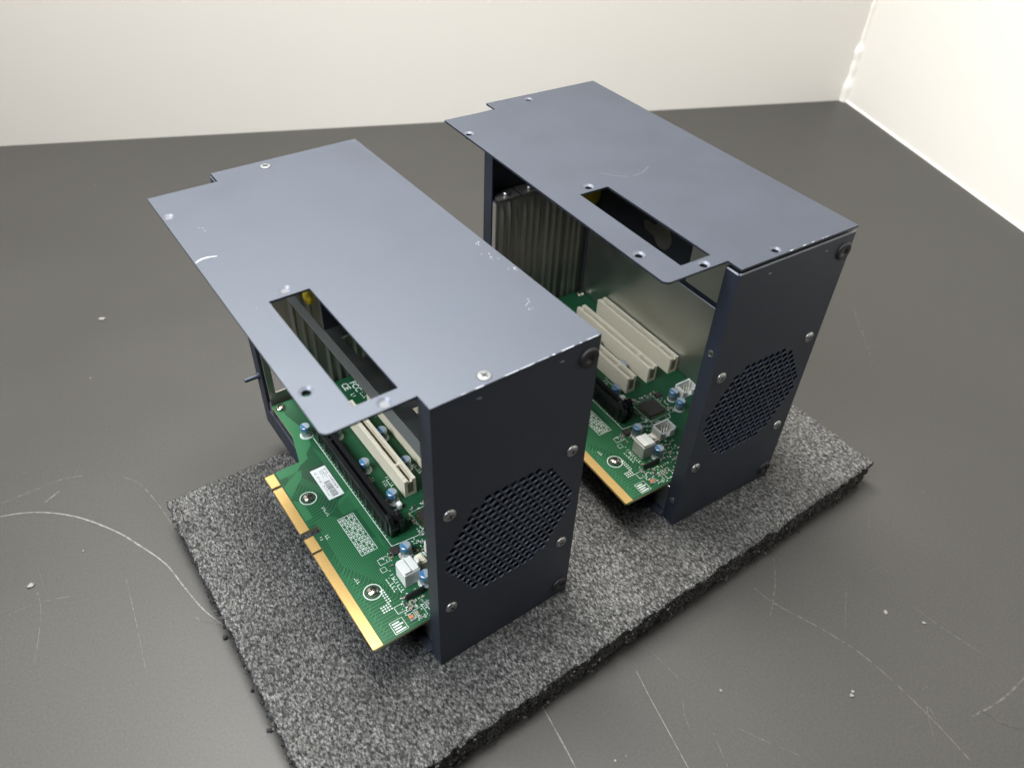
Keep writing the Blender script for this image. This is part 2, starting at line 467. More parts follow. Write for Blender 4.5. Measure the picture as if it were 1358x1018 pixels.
w = MB('wall')
a0 = wp(-2000, 0); a1 = wp(8, 0); a2 = wp(8, -40); a3 = wp(-2000, -40)
q = [a0, a1, a2, a3]
w.add([(x, y, -40) for x, y in q]+[(x, y, 1250) for x, y in q],
      [(0, 1, 2, 3), (7, 6, 5, 4), (0, 4, 5, 1), (1, 5, 6, 2), (2, 6, 7, 3), (3, 7, 4, 0)])
tag(w.build('wall_back'), 'white painted wall running along the far edge of the table', 'wall', kind='structure')
w = MB('wall')
q = [wp(0, 0.5), wp(0, 1500), wp(40, 1500), wp(40, 0.5)]
w.add([(x, y, -40) for x, y in q]+[(x, y, 1250) for x, y in q],
      [(0, 3, 2, 1), (4, 5, 6, 7), (0, 1, 5, 4), (1, 2, 6, 5), (2, 3, 7, 6), (3, 0, 4, 7)])
tag(w.build('wall_right'), 'white painted wall meeting the back wall at the right corner', 'wall', kind='structure')

# sealant: bead along the right wall's foot and a lumpy one up the room corner
s = MB('sealant')
def tube(mb, path, rad, seg=8, mi=0):
    rings = []
    for i, p in enumerate(path):
        p = Vector(p); d = (Vector(path[min(i+1, len(path)-1)])-Vector(path[max(i-1, 0)])).normalized()
        x = d.orthogonal().normalized() if abs(d.z) > .9 else d.cross(Vector((0, 0, 1))).normalized()
        y = d.cross(x)
        r = rad[i] if isinstance(rad, list) else rad
        rings.append([tuple(p+x*r*cos(2*pi*k/seg)+y*r*sin(2*pi*k/seg)) for k in range(seg)])
    n = len(rings)
    mb.add([v for r in rings for v in r],
           [(i*seg+k, i*seg+(k+1) % seg, (i+1)*seg+(k+1) % seg, (i+1)*seg+k) for i in range(n-1) for k in range(seg)], mi, True)
    mb.face(rings[0][::-1], mi); mb.face(rings[-1], mi)
tube(s, [(*wp(0.5, 2+i*24), 0.6) for i in range(60)], [2.0+0.5*mnoise.noise(Vector((i*.6, 0, 0))) for i in range(60)])
cor = []; cr = []
for i in range(90):
    z = i*6.0
    cor.append((*wp(-1+1.5*mnoise.noise(Vector((i*.5, 3, 0))), 1.5), z))
    base = 7.0 if z < 30 else (5.5 if z < 75 else (3.2 if z < 140 else 4.5))
    cr.append(base*(1+.22*mnoise.noise(Vector((i*.7, 9, 0)))))
tube(s, cor, cr, 10)
tag(s.build('corner_sealant'), 'lumpy white sealant bead up the wall corner and along the table edge', 'sealant', kind='structure')

# ------------------------------------------------------------------ foam pad
def foam_pad():
    X0, X1, Y0, Y1 = -84.5, 328.0, -41.0, 193.0
    st = 1.25
    nx = int((X1-X0)/st); ny = int((Y1-Y0)/st)
    vs = []; fs = []
    def nz(x, y, s, k): return mnoise.noise(Vector((x*s, y*s, k)))
    def fine(x, y):
        return 0.38*nz(x, y, .42, 1)+0.30*nz(x, y, .9, 2)+0.8*nz(x, y, .02, 5)
    for j in range(ny+1):
        for i in range(nx+1):
            x = X0+(X1-X0)*i/nx; y = Y0+(Y1-Y0)*j/ny
            e = min(i, nx-i, j, ny-j)*st
            dz = -0.9*max(0, 1-e/2.5)**2
            ex = 0; ey = 0
            if i == 0: ex = 1.0*nz(y, 0, .12, 7)+.7*nz(y, 0, .5, 8)
            if i == nx: ex = 1.0*nz(y, 5, .12, 7)+.7*nz(y, 5, .5, 8)
            if j == 0: ey = 0.9*nz(x, 9, .10, 7)+.7*nz(x, 9, .5, 8)
            if j == ny: ey = 0.9*nz(x, 12, .10, 7)+.7*nz(x, 12, .5, 8)
            vs.append((x+ex, y+ey, T-0.5+fine(x, y)*0.9+dz))
    W = nx+1
    for j in range(ny):
        for i in range(nx):
            fs.append((j*W+i, j*W+i+1, (j+1)*W+i+1, (j+1)*W+i))
    # sides: rings going down from the border loop
    loop = [i for i in range(nx)]+[j*W+nx for j in range(ny)]+[ny*W+nx-i for i in range(nx)]+[(ny-j)*W for j in range(ny)]
    nl = len(loop); prev = loop; rows = 14
    for r in range(1, rows+1):
        cur = []
        s = r/rows
        for k in loop:
            x, y, z = vs[k]
            cx = 0.5*(X0+X1); cy = 0.5*(Y0+Y1)
            nxn = -1 if x < X0+3 else (1 if x > X1-3 else 0)
            nyn = -1 if y < Y0+3 else (1 if y > Y1-3 else 0)
            lean = -2.2*s
            d = 1.5*mnoise.noise(Vector((x*.25, y*.25, z*.3+r*.45)))+1.1*mnoise.noise(Vector((x*.8, y*.8, r*1.1)))+lean
            cur.append(len(vs)); vs.append((x+nxn*d, y+nyn*d, max(0.1, (T-.5)*(1-s)) if r < rows else 0.1))
        for a in range(nl):
            b = (a+1) % nl
            fs.append((prev[b], prev[a], cur[a], cur[b]))
        prev = cur
    mb = MB('foam'); mb.add(vs, fs, 0, True)
    # frayed tufts along the cut edges
    def tuft(c, r):
        n0 = []
        for k in range(6):
            d = Vector((random.gauss(0, 1), random.gauss(0, 1), random.gauss(0, 1))).normalized()
            n0.append(tuple(Vector(c)+d*r*random.uniform(.5, 1.3)))
        mb.add(n0, [(0,1,2),(0,2,3),(0,3,4),(1,2,5),(2,3,5),(3,4,5),(0,1,4)], 0)
    for k in range(620):
        q = random.random()
        if q < .62: p = (random.uniform(X0, X1), Y0+random.uniform(-1.6, .8))
        elif q < .85: p = (X0+random.uniform(-1.4, .8), random.uniform(Y0, Y1))
        else: p = (X1+random.uniform(-.6, 1.2), random.uniform(Y0, Y1))
        tuft((p[0], p[1], T*random.random()**1.3*.85+1), random.uniform(.4, 1.3))
    return mb.build('foam_pad')
tag(foam_pad(), 'thick rectangular charcoal foam sheet lying on the table under both metal cages', 'foam pad')

# ------------------------------------------------------------------ the expansion cage
W_, D_, H_ = 85.0, 227.0, 187.0
PZ = 26.0      # top of the circuit board

def countersink(mb, cx, cy, z, r1, r0, dep, mi_rim, mi_in, filled):
    mb.lathe([(r0, -dep), (r1, 0.06)], 20, (cx, cy, z), 'z', mi_rim, cap=False)
    if filled:
        mb.disc(r0, (cx, cy, z-dep+.02), 20, 'z', mi_in)
    else:
        mb.lathe([(r0, -dep-2.0), (r0, -dep)], 20, (cx, cy, z), 'z', mi_in, cap=False)

def pan_screw(mat_name, r=3.2, h=1.9):
    """pan-head screw, axis z, base at z=0, cross recess as dark cut"""
    b = MB(mat_name, 'black_hole')
    prof = [(r, 0), (r, h*.28)]+[(r*cos(a), h*.28+h*.72*sin(a)) for a in (0.25, .5, .8, 1.1, 1.35)]
    b.lathe(prof, 24)
    top = prof[-1][1]
    for a in (0.5, 0.5+pi/2):
        n0 = len(b.v)
        b.box(-r*.5, r*.5, -r*.10, r*.10, top-.28*h, top+.03*h, 1)
        b.xform(n0, lambda x, y, z, a=a: (x*cos(a)-y*sin(a), x*sin(a)+y*cos(a), z))
    return b

# ---- board artwork shared by both boards
BOARD = [(83,13),(83,210),(-2.5,210),(-2.5,153),(-29.6,153),(-31,151.6),
         (-31,141.8),(-25.4,141.8),(-25.4,139.6),(-31,139.6),(-31,101.8),(-30,100.8),(-19,100.8),(-19,96.2),(-30,96.2),(-31,95.2),
         (-31,85.2),(-25,85.2),(-25,83.4),(-31,83.4),(-31,14.5),(-29.6,13)]

def board_mesh():
    b = MB('mask', 'mask_light', 'silk', 'gold', 'gold_gap', 'mask_dark', 'fibre', 'black_hole')
    plate(b, [BOARD], 1.6, lambda x, y, z: (x, y, PZ-.8+z), 0)
    # board edge: give the visible rim the fibreglass colour
    for i, f in enumerate(b.f):
        zs = [b.v[k][2] for k in f]
        if max(zs)-min(zs) > 1: b.m[i] = 6
    z = PZ+.02
    # paler green patches on the mask
    b.face([(-2.4,209.8,z),(-2.4,153.2,z),(-24,153,z),(-24,146,z),(-13,146,z),(-9,150,z),(4,163,z),(7,175,z),(2,196,z),(2,209.8,z)], 1)
    b.face([(-24.5,139,z),(-24.5,128,z),(-19,134,z),(-12,141,z),(-10,146,z),(-13,146,z)], 1)
    b.face([(-24.5,126,z),(-24.5,108,z),(-20,108,z),(-20,119,z),(-22,124,z)], 1)
    z = PZ+.03
    b.rect(-11, 6, 107, 145, z, 5)
    # gold fingers
    z = PZ+.035
    for (v0, v1) in ((14, 83), (85.6, 95.4), (101.6, 139.2), (142.2, 152)):
        b.rect(-31, -25.4, v0-.6, v1+.6, z, 4)
        b.face([(-31.02, v0-.6, z), (-31.02, v0-.6, PZ-1.6), (-31.02, v1+.6, PZ-1.6), (-31.02, v1+.6, z)], 3)
        k = v0
        while k < v1-.4:
            b.rect(-30.9, -25.4, k, k+.62, z+.03, 3); k += 1.0
    # traces
    z = PZ+.05
    for i in range(34):
        v0 = 15.5+2.0*i
        lane = 6.2-1.1*i
        if lane-3 < -24: break
        end = 64+ i*1.1 + (8 if lane > 0 else 22)
        pth = [(-25.2, v0), (lane-3.2, v0), (lane, v0+3.2), (lane, max(v0+6, min(end, 104)))]
        b.strip(pth, .42, z, 1)
    for i in range(30):                                   # short stubs and diagonals near the fingers
        v0 = 16.5+2.0*i
        b.strip([(-25.2, v0), (-22.5-(i % 3)*.6, v0), (-19.6-(i % 3)*.6, v0+3.0)], .3, z+.01, 1)
    for i in range(17):
        v0 = 104+2.0*i
        lane = 6.0-1.0*i
        b.strip([(-25.2, v0), (-22+.2*i, v0), (lane-14, v0+2), (lane-9, v0+7), (lane-9, min(150, v0+18))], .42, z+.02, 1)
    for i in range(13):                                   # bus beside the black slot
        u = -4.2+.9*i
        b.strip([(u, 100), (u, 108+.4*i), (u+2.5, 111+.4*i), (u+2.5, 112+.5*i)], .42, z+.03, 1)
    for i in range(9):
        u = 3.9+.45*i
        b.strip([(u, 64+2*i), (u, 160-1.5*i)], .22, z+.035, 1)
    # silkscreen
    z = PZ+.10
    b.strip([(7.9, 168), (7.9, 64.6)], .38, z, 2)
    b.strip([(7.9, 64.6), (29, 62.4)], .38, z, 2)
    k = 70.0
    while k < 163:
        b.rect(8.3, 9.0, k, k+.35, z, 2); k += 3.0
    # printed table
    gu0, gu1, gv0, gv1 = -9, .8, 68, 98.4
    for i in range(6):
        u = gu0+(gu1-gu0)*i/5; b.strip([(u, gv0), (u, gv1)], .28, z, 2)
    for j in range(12):
        v = gv0+(gv1-gv0)*j/11; b.strip([(gu0, v), (gu1, v)], .28, z+.004, 2)
    for i in range(5):
        for j in range(11):
            if (i*7+j*3) % 4:
                u = gu0+(gu1-gu0)*(i+.5)/5; v = gv0+(gv1-gv0)*(j+.5)/11
                b.rect(u-.55, u+.1+.4*random.random(), v-.7, v+.5*random.random(), z+.006, 2)
    # rings round the screws
    for (u, v) in ((-16, 123), (-15.1, 44)):
        b.ring(4.6, 5.1, (u, v, z+.01), 28, 'z', 2)
        b.ring(0.1, 4.5, (u, v, PZ+.09), 28, 'z', 5)
    # small legends
    def txt(body, u, v, size, mi=2, zz=z, bold=0.0):
        vs, fs = text_geo(body, size, bold)
        b.add([(u+p[1], v-p[0], zz) for p in vs], fs, mi)
    def legend(n, u, v, size):            # unreadably small component legend: a row of tiny strokes
        for q in range(n):
            vv = v-q*size*.72
            for st_ in range(random.choice((2, 3, 3))):
                if random.random() < .5: b.rect(u+random.uniform(0, size*.7), u+size*.8, vv-size*.14, vv, z+.03, 2)
                else: b.rect(u, u+size*.16, vv-size*.5, vv, z+.03, 2)
    txt('FCC', 51.5, 203.5, 6.2, bold=.12); txt('CE', 45.5, 205, 6.5, bold=.12)
    for n, u, v, sz in ((3, 52.5, 190, 3.4), (2, 46.5, 192, 3.6), (5, -5.6, 47, 2.9), (7, -2.6, 48, 2.7), (3, 21.5, 118, 2.6), (3, 26.5, 110, 2.4),
                       (6, -12.6, 112, 1.9), (5, 29.2, 112, 2.6), (5, 48.8, 112, 2.6), (3, -19.5, 57, 2.2), (2, -20, 92, 2.4), (2, -23.6, 92.6, 2.4)):
        legend(n, u, v, sz)
    # data blocks (plain random marks) and pads
    for j in range(4): b.rect(-16.4, -10.7-(j % 2)*1.5, 15.4+j*1.6, 16.2+j*1.6, z, 2)
    b.strip([(-17.2,14.6),(-9.9,14.6),(-9.9,22.2),(-17.2,22.2),(-17.2,14.6)], .3, z, 2)
    for (u, v, a, c) in ((-10.5,24.5,5.2,4.6),(-2.6,16,5,6),(-6.5,17.5,3,4),(4.6,15.5,6,7.5),(-3.5,56.5,6,4),(-5,51.6,3,3)):
        b.strip([(u,v),(u+a,v),(u+a,v+c),(u,v+c),(u,v)], .32, z+.01, 2)
    for i in range(330):
        u = random.uniform(-8, 30); v = random.uniform(14, 62)
        if -1 < u < 12 and 34 < v < 54: continue
        if u < -2 and v > 32: continue
        l = random.uniform(.5, 1.5); h = random.uniform(.35, .6)
        if random.random() < .5: l, h = h, l
        b.rect(u, u+l, v, v+h, z+.02, 2)
    for (u, v, r, c) in ((-16.5,29,4,3), (-19,23.5,0,0), (-12,33.5,2,6)):
        for i in range(r):
            for j in range(c):
                b.rect(u+i*1.5, u+i*1.5+.9, v+j*1.6, v+j*1.6+.8, z+.012, 2)
    # chip legends around the square chip
    for k in range(60):
        a = random.choice((0, 1, 2, 3)); q = random.uniform(28, 47); d = random.uniform(.8, 4.4)
        if a == 0: u, v = q, 79.5+d-1
        elif a == 1: u, v = q, 60.5-d
        elif a == 2: u, v = 29.2-d, q+32
        else: u, v = 46.2+d, q+32
        b.rect(u, u+random.uniform(.4, 1.3), v, v+random.uniform(.3, .9), z+.03, 2)
    b.strip([(28.4,60.4),(46.8,60.4),(46.8,79.6),(28.4,79.6),(28.4,60.4)], .3, z+.04, 2)
    # pin rows beside the ivory slots
    z = PZ+.12
    for u in (31.0, 40.9, 51.0, 60.9, 71.0):
        k = 95.0
        while k < 177:
            b.rect(u-.42, u+.42, k, k+.8, z, 7); k += 1.6
    for cu, cv in ((22.5,124.5),(24.5,93.5),(21,160),(44.8,143),(44.6,112),(5.5,172.5),(12,55.5),(11.5,33.5)):
        b.ring(3.7, 4.25, (cu, cv, z), 24, 'z', 2)
    return b

def pci_slot_mb():
    """ivory slot: footprint centred at u=0, running v 0..85, sits on z=0"""
    b = MB('ivory', 'ivory_dark', 'pin')
    w = 3.9; h = 13.2; L = 85.0
    b.box(-w, w, 0, L, 0, 2.2)
    # two side rails and end blocks leave the contact channel open
    b.box(-w, -1.1, 0, L, 2.2, h); b.box(1.1, w, 0, L, 2.2, h)
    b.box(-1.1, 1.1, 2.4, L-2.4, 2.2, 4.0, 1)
    b.box(-1.1, 1.1, 0, 1.6, 2.2, h-1.4); b.box(-1.1, 1.1, L-1.6, L, 2.2, h-1.4)
    b.box(-1.1, 1.1, 15.4, 17.0, 4.0, h-.2)           # key
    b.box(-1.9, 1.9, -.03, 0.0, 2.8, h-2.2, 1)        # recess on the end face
    # contact windows along the channel
    k = 3.0
    while k < L-3:
        if not 14.5 < k < 17.6:
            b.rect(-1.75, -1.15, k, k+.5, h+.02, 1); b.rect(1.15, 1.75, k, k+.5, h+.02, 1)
            b.box(-1.1, -.8, k, k+.5, 4.0, h-1.5, 2); b.box(.8, 1.1, k, k+.5, 4.0, h-1.5, 2)
        k += 1.27
    return b

def pcie_slot_mb():
    b = MB('black_plastic', 'black_deep', 'pin')
    w = 3.8; h = 11.3; v0 = 72; v1 = 165
    b.box(-w, w, v0, v1, 0, 2)
    b.box(-w, -1.0, v0, v1, 2, h); b.box(1.0, w, v0, v1, 2, h)
    b.box(-1, 1, v0, v0+2, 2, h-1); b.box(-1, 1, v1-2, v1, 2, h-1)
    b.box(-1, 1, v0+2, v1-2, 2, 3.2, 1); b.box(-1, 1, 149, 151, 3.2, h-.4)
    b.rect(-3.0, -2.5, v0+1, v1-1, h+.03, 1); b.rect(2.5, 3.0, v0+1, v1-1, h+.03, 1)
    k = v0+4
    while k < v1-3:
        b.box(-w-.25, -w, k, k+.5, 1, h-2.5, 1); k += 2.0
    for k in range(10):                              # shallow ribs on the near side
        b.box(-w-.45, -w, v0+6+k*9.2, v0+8.4+k*9.2, 0, h-4.2)
    return b

def latch_mb():
    """rounded retention latch at the near end of the black slot"""
    b = MB('black_gloss')
    prof = [(-1.0, 0), (-6.5, 0), (-7.4, 3), (-7.8, 9), (-7.0, 13.0), (-4.9, 15.6), (-2.2, 16.0), (0.2, 14.2), (1.6, 11.4), (1.6, 0)]
    n = len(prof)
    for s0, s1 in ((-4.4, -1.4), (1.4, 4.4)):
        vs = [(s0, p[0], p[1]) for p in prof]+[(s1, p[0], p[1]) for p in prof]
        b.add(vs, [tuple(range(n))]+[tuple(range(2*n-1, n-1, -1))]+[(i, n+i, n+(i+1) % n, (i+1) % n) for i in range(n)])
    prof2 = [(-2, 0), (-5.5, 0), (-6.6, 5), (-6.2, 9.4), (-4.6, 11.4), (-2.5, 11.8), (1, 10.4), (1, 0)]
    n = len(prof2)
    vs = [(-1.6, p[0], p[1]) for p in prof2]+[(1.6, p[0], p[1]) for p in prof2]
    b.add(vs, [tuple(range(n))]+[tuple(range(2*n-1, n-1, -1))]+[(i, n+i, n+(i+1) % n, (i+1) % n) for i in range(n)])
    return b

def capacitor_mb(r=3.2, h=8.2):
    b = MB('can', 'can_top', 'blue', 'white', 'black_plastic')
    b.lathe([(r+.35, 0), (r+.35, .7)], 24, mi=3)
    b.lathe([(r, .7), (r, 1.2), (r*.93, 1.6), (r, 2.0), (r, h-.5), (r*.94, h-.1), (r*.86, h)], 24, mi=0)
    b.disc(r*.86, (0, 0, h+.02), 20, 'z', 1)
    b.disc(r*.86, (0, 0, h+.04), 12, 'z', 2, radians(100), radians(255))
    b.add([(r*1.004*cos(a), r*1.004*sin(a), zz) for zz in (h-2.6, h-.5) for a in [radians(100+155*k/10) for k in range(11)]],
          [(k, k+1, 12+k, 11+k) for k in range(10)], 2, True)
    return b

def power_connector_mb():
    """milky 2x2 power header: block with two stepped towers and a latch"""
    b = MB('milky', 'black_deep')
    b.box(0, 9.6, 0, 10.4, 0, 10.5)
    b.box(.4, 4.7, .4, 10.0, 10.5, 12.2); b.box(5.1, 9.2, .4, 10.0, 10.5, 11.6)
    b.box(9.6, 11.0, 3, 7.2, 2, 12.6)
    return b

def fan_header_mb():
    """open white wafer header with four pins"""
    b = MB('white', 'pin', 'mask_dark')
    b.box(0, 13, 0, 8.6, 0, 1.6)
    b.box(0, 13, 7.4, 8.6, 1.6, 8.2); b.box(0, 1.1, 0, 7.4, 1.6, 7.4); b.box(11.9, 13, 0, 7.4, 1.6, 7.4)
    b.box(1.1, 4.3, 0, 1.0, 1.6, 5.6); b.box(8.7, 11.9, 0, 1.0, 1.6, 5.6)
    for k in range(4):
        b.box(2.4+k*2.6, 3.0+k*2.6, 3.8, 4.4, 1.6, 8.4, 1)
    return b

def chip_mb():
    b = MB('chip', 'pin', 'bare')
    b.box(-6.6, 6.6, -6.6, 6.6, .4, 2.0)
    for k in range(22):
        q = -6.1+k*.58
        for s_ in (-1, 1):
            b.box(q-.14, q+.14, s_*6.6, s_*8.0, .1, .55, 1) if s_ > 0 else b.box(q-.14, q+.14, -8.0, -6.6, .1, .55, 1)
            b.box(6.6, 8.0, q-.14, q+.14, .1, .55, 1) if s_ > 0 else b.box(-8.0, -6.6, q-.14, q+.14, .1, .55, 1)
    b.ring(.8, 1.1, (-4.4, 4.4, 2.02), 16, 'z', 0)
    return b

HEXC = (42.2, 85.0); HEXR = 38.6
def vent_holes():
    p = 4.75; out = []
    ry = p*sin(pi/3)
    for j in range(-12, 13):
        for i in range(-12, 13):
            x = i*p+(p/2 if j % 2 else 0); y = j*ry
            if math.hypot(x, y) > HEXR-1.7: continue
            cx = HEXC[0]+x; cy = HEXC[1]+y
            if cx < 5.4 or cx > 80.8: continue
            out.append([(cx+2.15*sin(pi/3*k), cy+2.15*cos(pi/3*k)) for k in range(6)])
    return out
VENT = vent_holes()

PROTO = {}
def proto(name, fn, bevel=0):
    """first use builds the mesh, later uses copy it"""
    def use(obj_name, parent, loc, rot=0.0):
        if name not in PROTO:
            o = fn().build(obj_name, parent, loc, bevel); o.rotation_euler = (0, 0, rot); PROTO[name] = o
            return o
        o = copy_part(PROTO[name], parent, loc, rot); o.name = obj_name
        return o
    return use

use_pci = proto('pci', pci_slot_mb, .25)
use_cap = proto('cap', capacitor_mb)
use_pow = proto('pow', power_connector_mb, .35)
use_fanh = proto('fanh', fan_header_mb, .12)
use_chip = proto('chip', chip_mb)
use_pcie = proto('pcie', pcie_slot_mb, .2)
use_latch = proto('latch', latch_mb, .5)
use_bscrew = proto('bscrew', lambda: pan_screw('nickel', 3.2, 2.0))
use_fscrew = proto('fscrew', lambda: pan_screw('steel', 3.3, 1.3))

def smd_mb(kind):
    if kind == 0: b = MB('tan', 'steel')
    elif kind == 1: b = MB('chip', 'steel')
    else: b = MB('grey_cer', 'steel')
    b.box(-.75, .75, -.5, .5, 0, .7, 0); b.box(-1.1, -.75, -.52, .52, 0, .72, 1); b.box(.75, 1.1, -.52, .52, 0, .72, 1)
    return b
use_smd = [proto('smd%d' % k, (lambda k=k: smd_mb(k))) for k in range(3)]
def soic_mb():
    b = MB('chip', 'steel')
    b.box(-2.0, 2.0, -2.5, 2.5, .3, 1.7)
    for k in range(4):
        for s_ in (-1, 1):
            x0, x1 = (2.0, 3.1) if s_ > 0 else (-3.1, -2.0)
            b.box(x0, x1, -2.1+k*1.27, -1.65+k*1.27, .05, .8, 1)
    return b
use_soic = proto('soic', soic_mb)

def build_board(root, second):
    rs = random.getstate(); random.seed(21)
    if 'board' not in PROTO:
        bo = board_mesh().build('circuit_board', root); PROTO['board'] = bo
    else:
        bo = copy_part(PROTO['board'], root); bo.name = 'circuit_board'
    use_pcie('expansion_slot', bo, (13.4, 0, PZ)); use_latch('slot_latch', bo, (14.6, 76.0, PZ))
    for u, v in ((36.0, 91.3), (56.0, 92.5), (76.0, 92.5)):
        sl = use_pci('expansion_slot', bo, (u, v, PZ))
        sl.scale = (1, .965 if u < 40 else 1, 1)
    for i, (u, v, r) in enumerate(((5.5,172.5,.3),(22.5,124.5,0),(24.5,93.5,.2),(21,160,0),(44.8,143,.1),(44.6,112,0),(12,55.5,.2),(11.5,33.5,-.2),
                      (56.5,70,.1),(54,60,.4))):
        use_cap('capacitor', bo, (u, v, PZ+.15), r)
    use_pow('power_connector', bo, (0.6, 36.0, PZ))
    use_fanh('fan_connector', bo, (21.5, 43.0, PZ)); use_fanh('fan_connector', bo, (62, 66, PZ))
    use_chip('square_chip', bo, (37.6, 70, PZ))
    use_soic('small_chip', bo, (7.6, 60.4, PZ), .0); use_soic('small_chip', bo, (50.5, 78.0, PZ), 1.57)
    for u, v in ((-16, 123), (-15.1, 44), (1.6, 205), (77, 72), (77, 205)):
        use_bscrew('board_screw', bo, (u, v, PZ+.16))
    h = MB('black_plastic', 'pin')
    h.box(-3, 8.5, 28.2, 30.6, 0, 2.5)
    h.lathe([(1.15, -3), (1.15, 8.5)], 12, (0, 29.4, 2.9), 'x', 0)
    h.build('pin_header', bo, (0, 0, PZ), .2)
    d = MB('ivory'); d.box(12.6, 17, 40, 47, 0, 7.5); d.box(13.6, 16, 40.8, 46.2, 7.5, 8.4)
    d.build('ivory_header', bo, (0, 0, PZ), .25)
    l = MB('orange'); l.box(-7, -4.6, 18.2, 20, 0, 1.1); l.build('indicator', bo, (0, 0, PZ), .15)
    cw = MB('white'); cw.box(23.9, 26.9, 84.6, 88.4, 0, 4.6); cw.build('white_jumper', bo, (0, 0, PZ), .9)
    # surface-mounted parts in the near corner and around the chip
    for i in range(90):
        if i < 68: u, v = random.uniform(-7, 29), random.uniform(14.5, 61)
        else: u, v = random.choice(((random.uniform(26, 50), random.uniform(80.5, 83)), (random.uniform(47.5, 51), random.uniform(60, 80)),
                                    (random.uniform(25, 28.5), random.uniform(62, 82))))
        if -1.5 < u < 13 and 27 < v < 49: continue
        if u < 1 and v > 34: continue
        use_smd[random.choice((0, 0, 1, 2, 2))]('surface_component', bo, (u, v, PZ+.15), random.choice((0, pi/2)))
    # sticker
    if not second:
        st = MB('label', 'ink')
        st.box(-6.4, 3.5, 114.6, 141.8, .02, .16)
        for (u, v0, v1) in ((1.6, 139.5, 121), (.0, 139.5, 132), (-4.9, 139, 130), (-4.9, 127, 117), (-1.6, 139, 133)):
            v = v0
            while v > v1:
                q = random.uniform(.5, 1.0)
                for du in (0, .45, .9):
                    if random.random() < .62: st.rect(u+du, u+du+.3, v-q, v, .19, 1)
                v -= q+random.choice((.3, .35, .9))
        v = 129.0
        while v > 116.6:
            q = random.choice((.25, .4, .6)); st.rect(-3.2, .6, v-q, v, .19, 1); v -= q+random.choice((.3, .45))
        st.build('sticker', bo, (0, 0, PZ+.1))
    random.setstate(rs)
    return bo

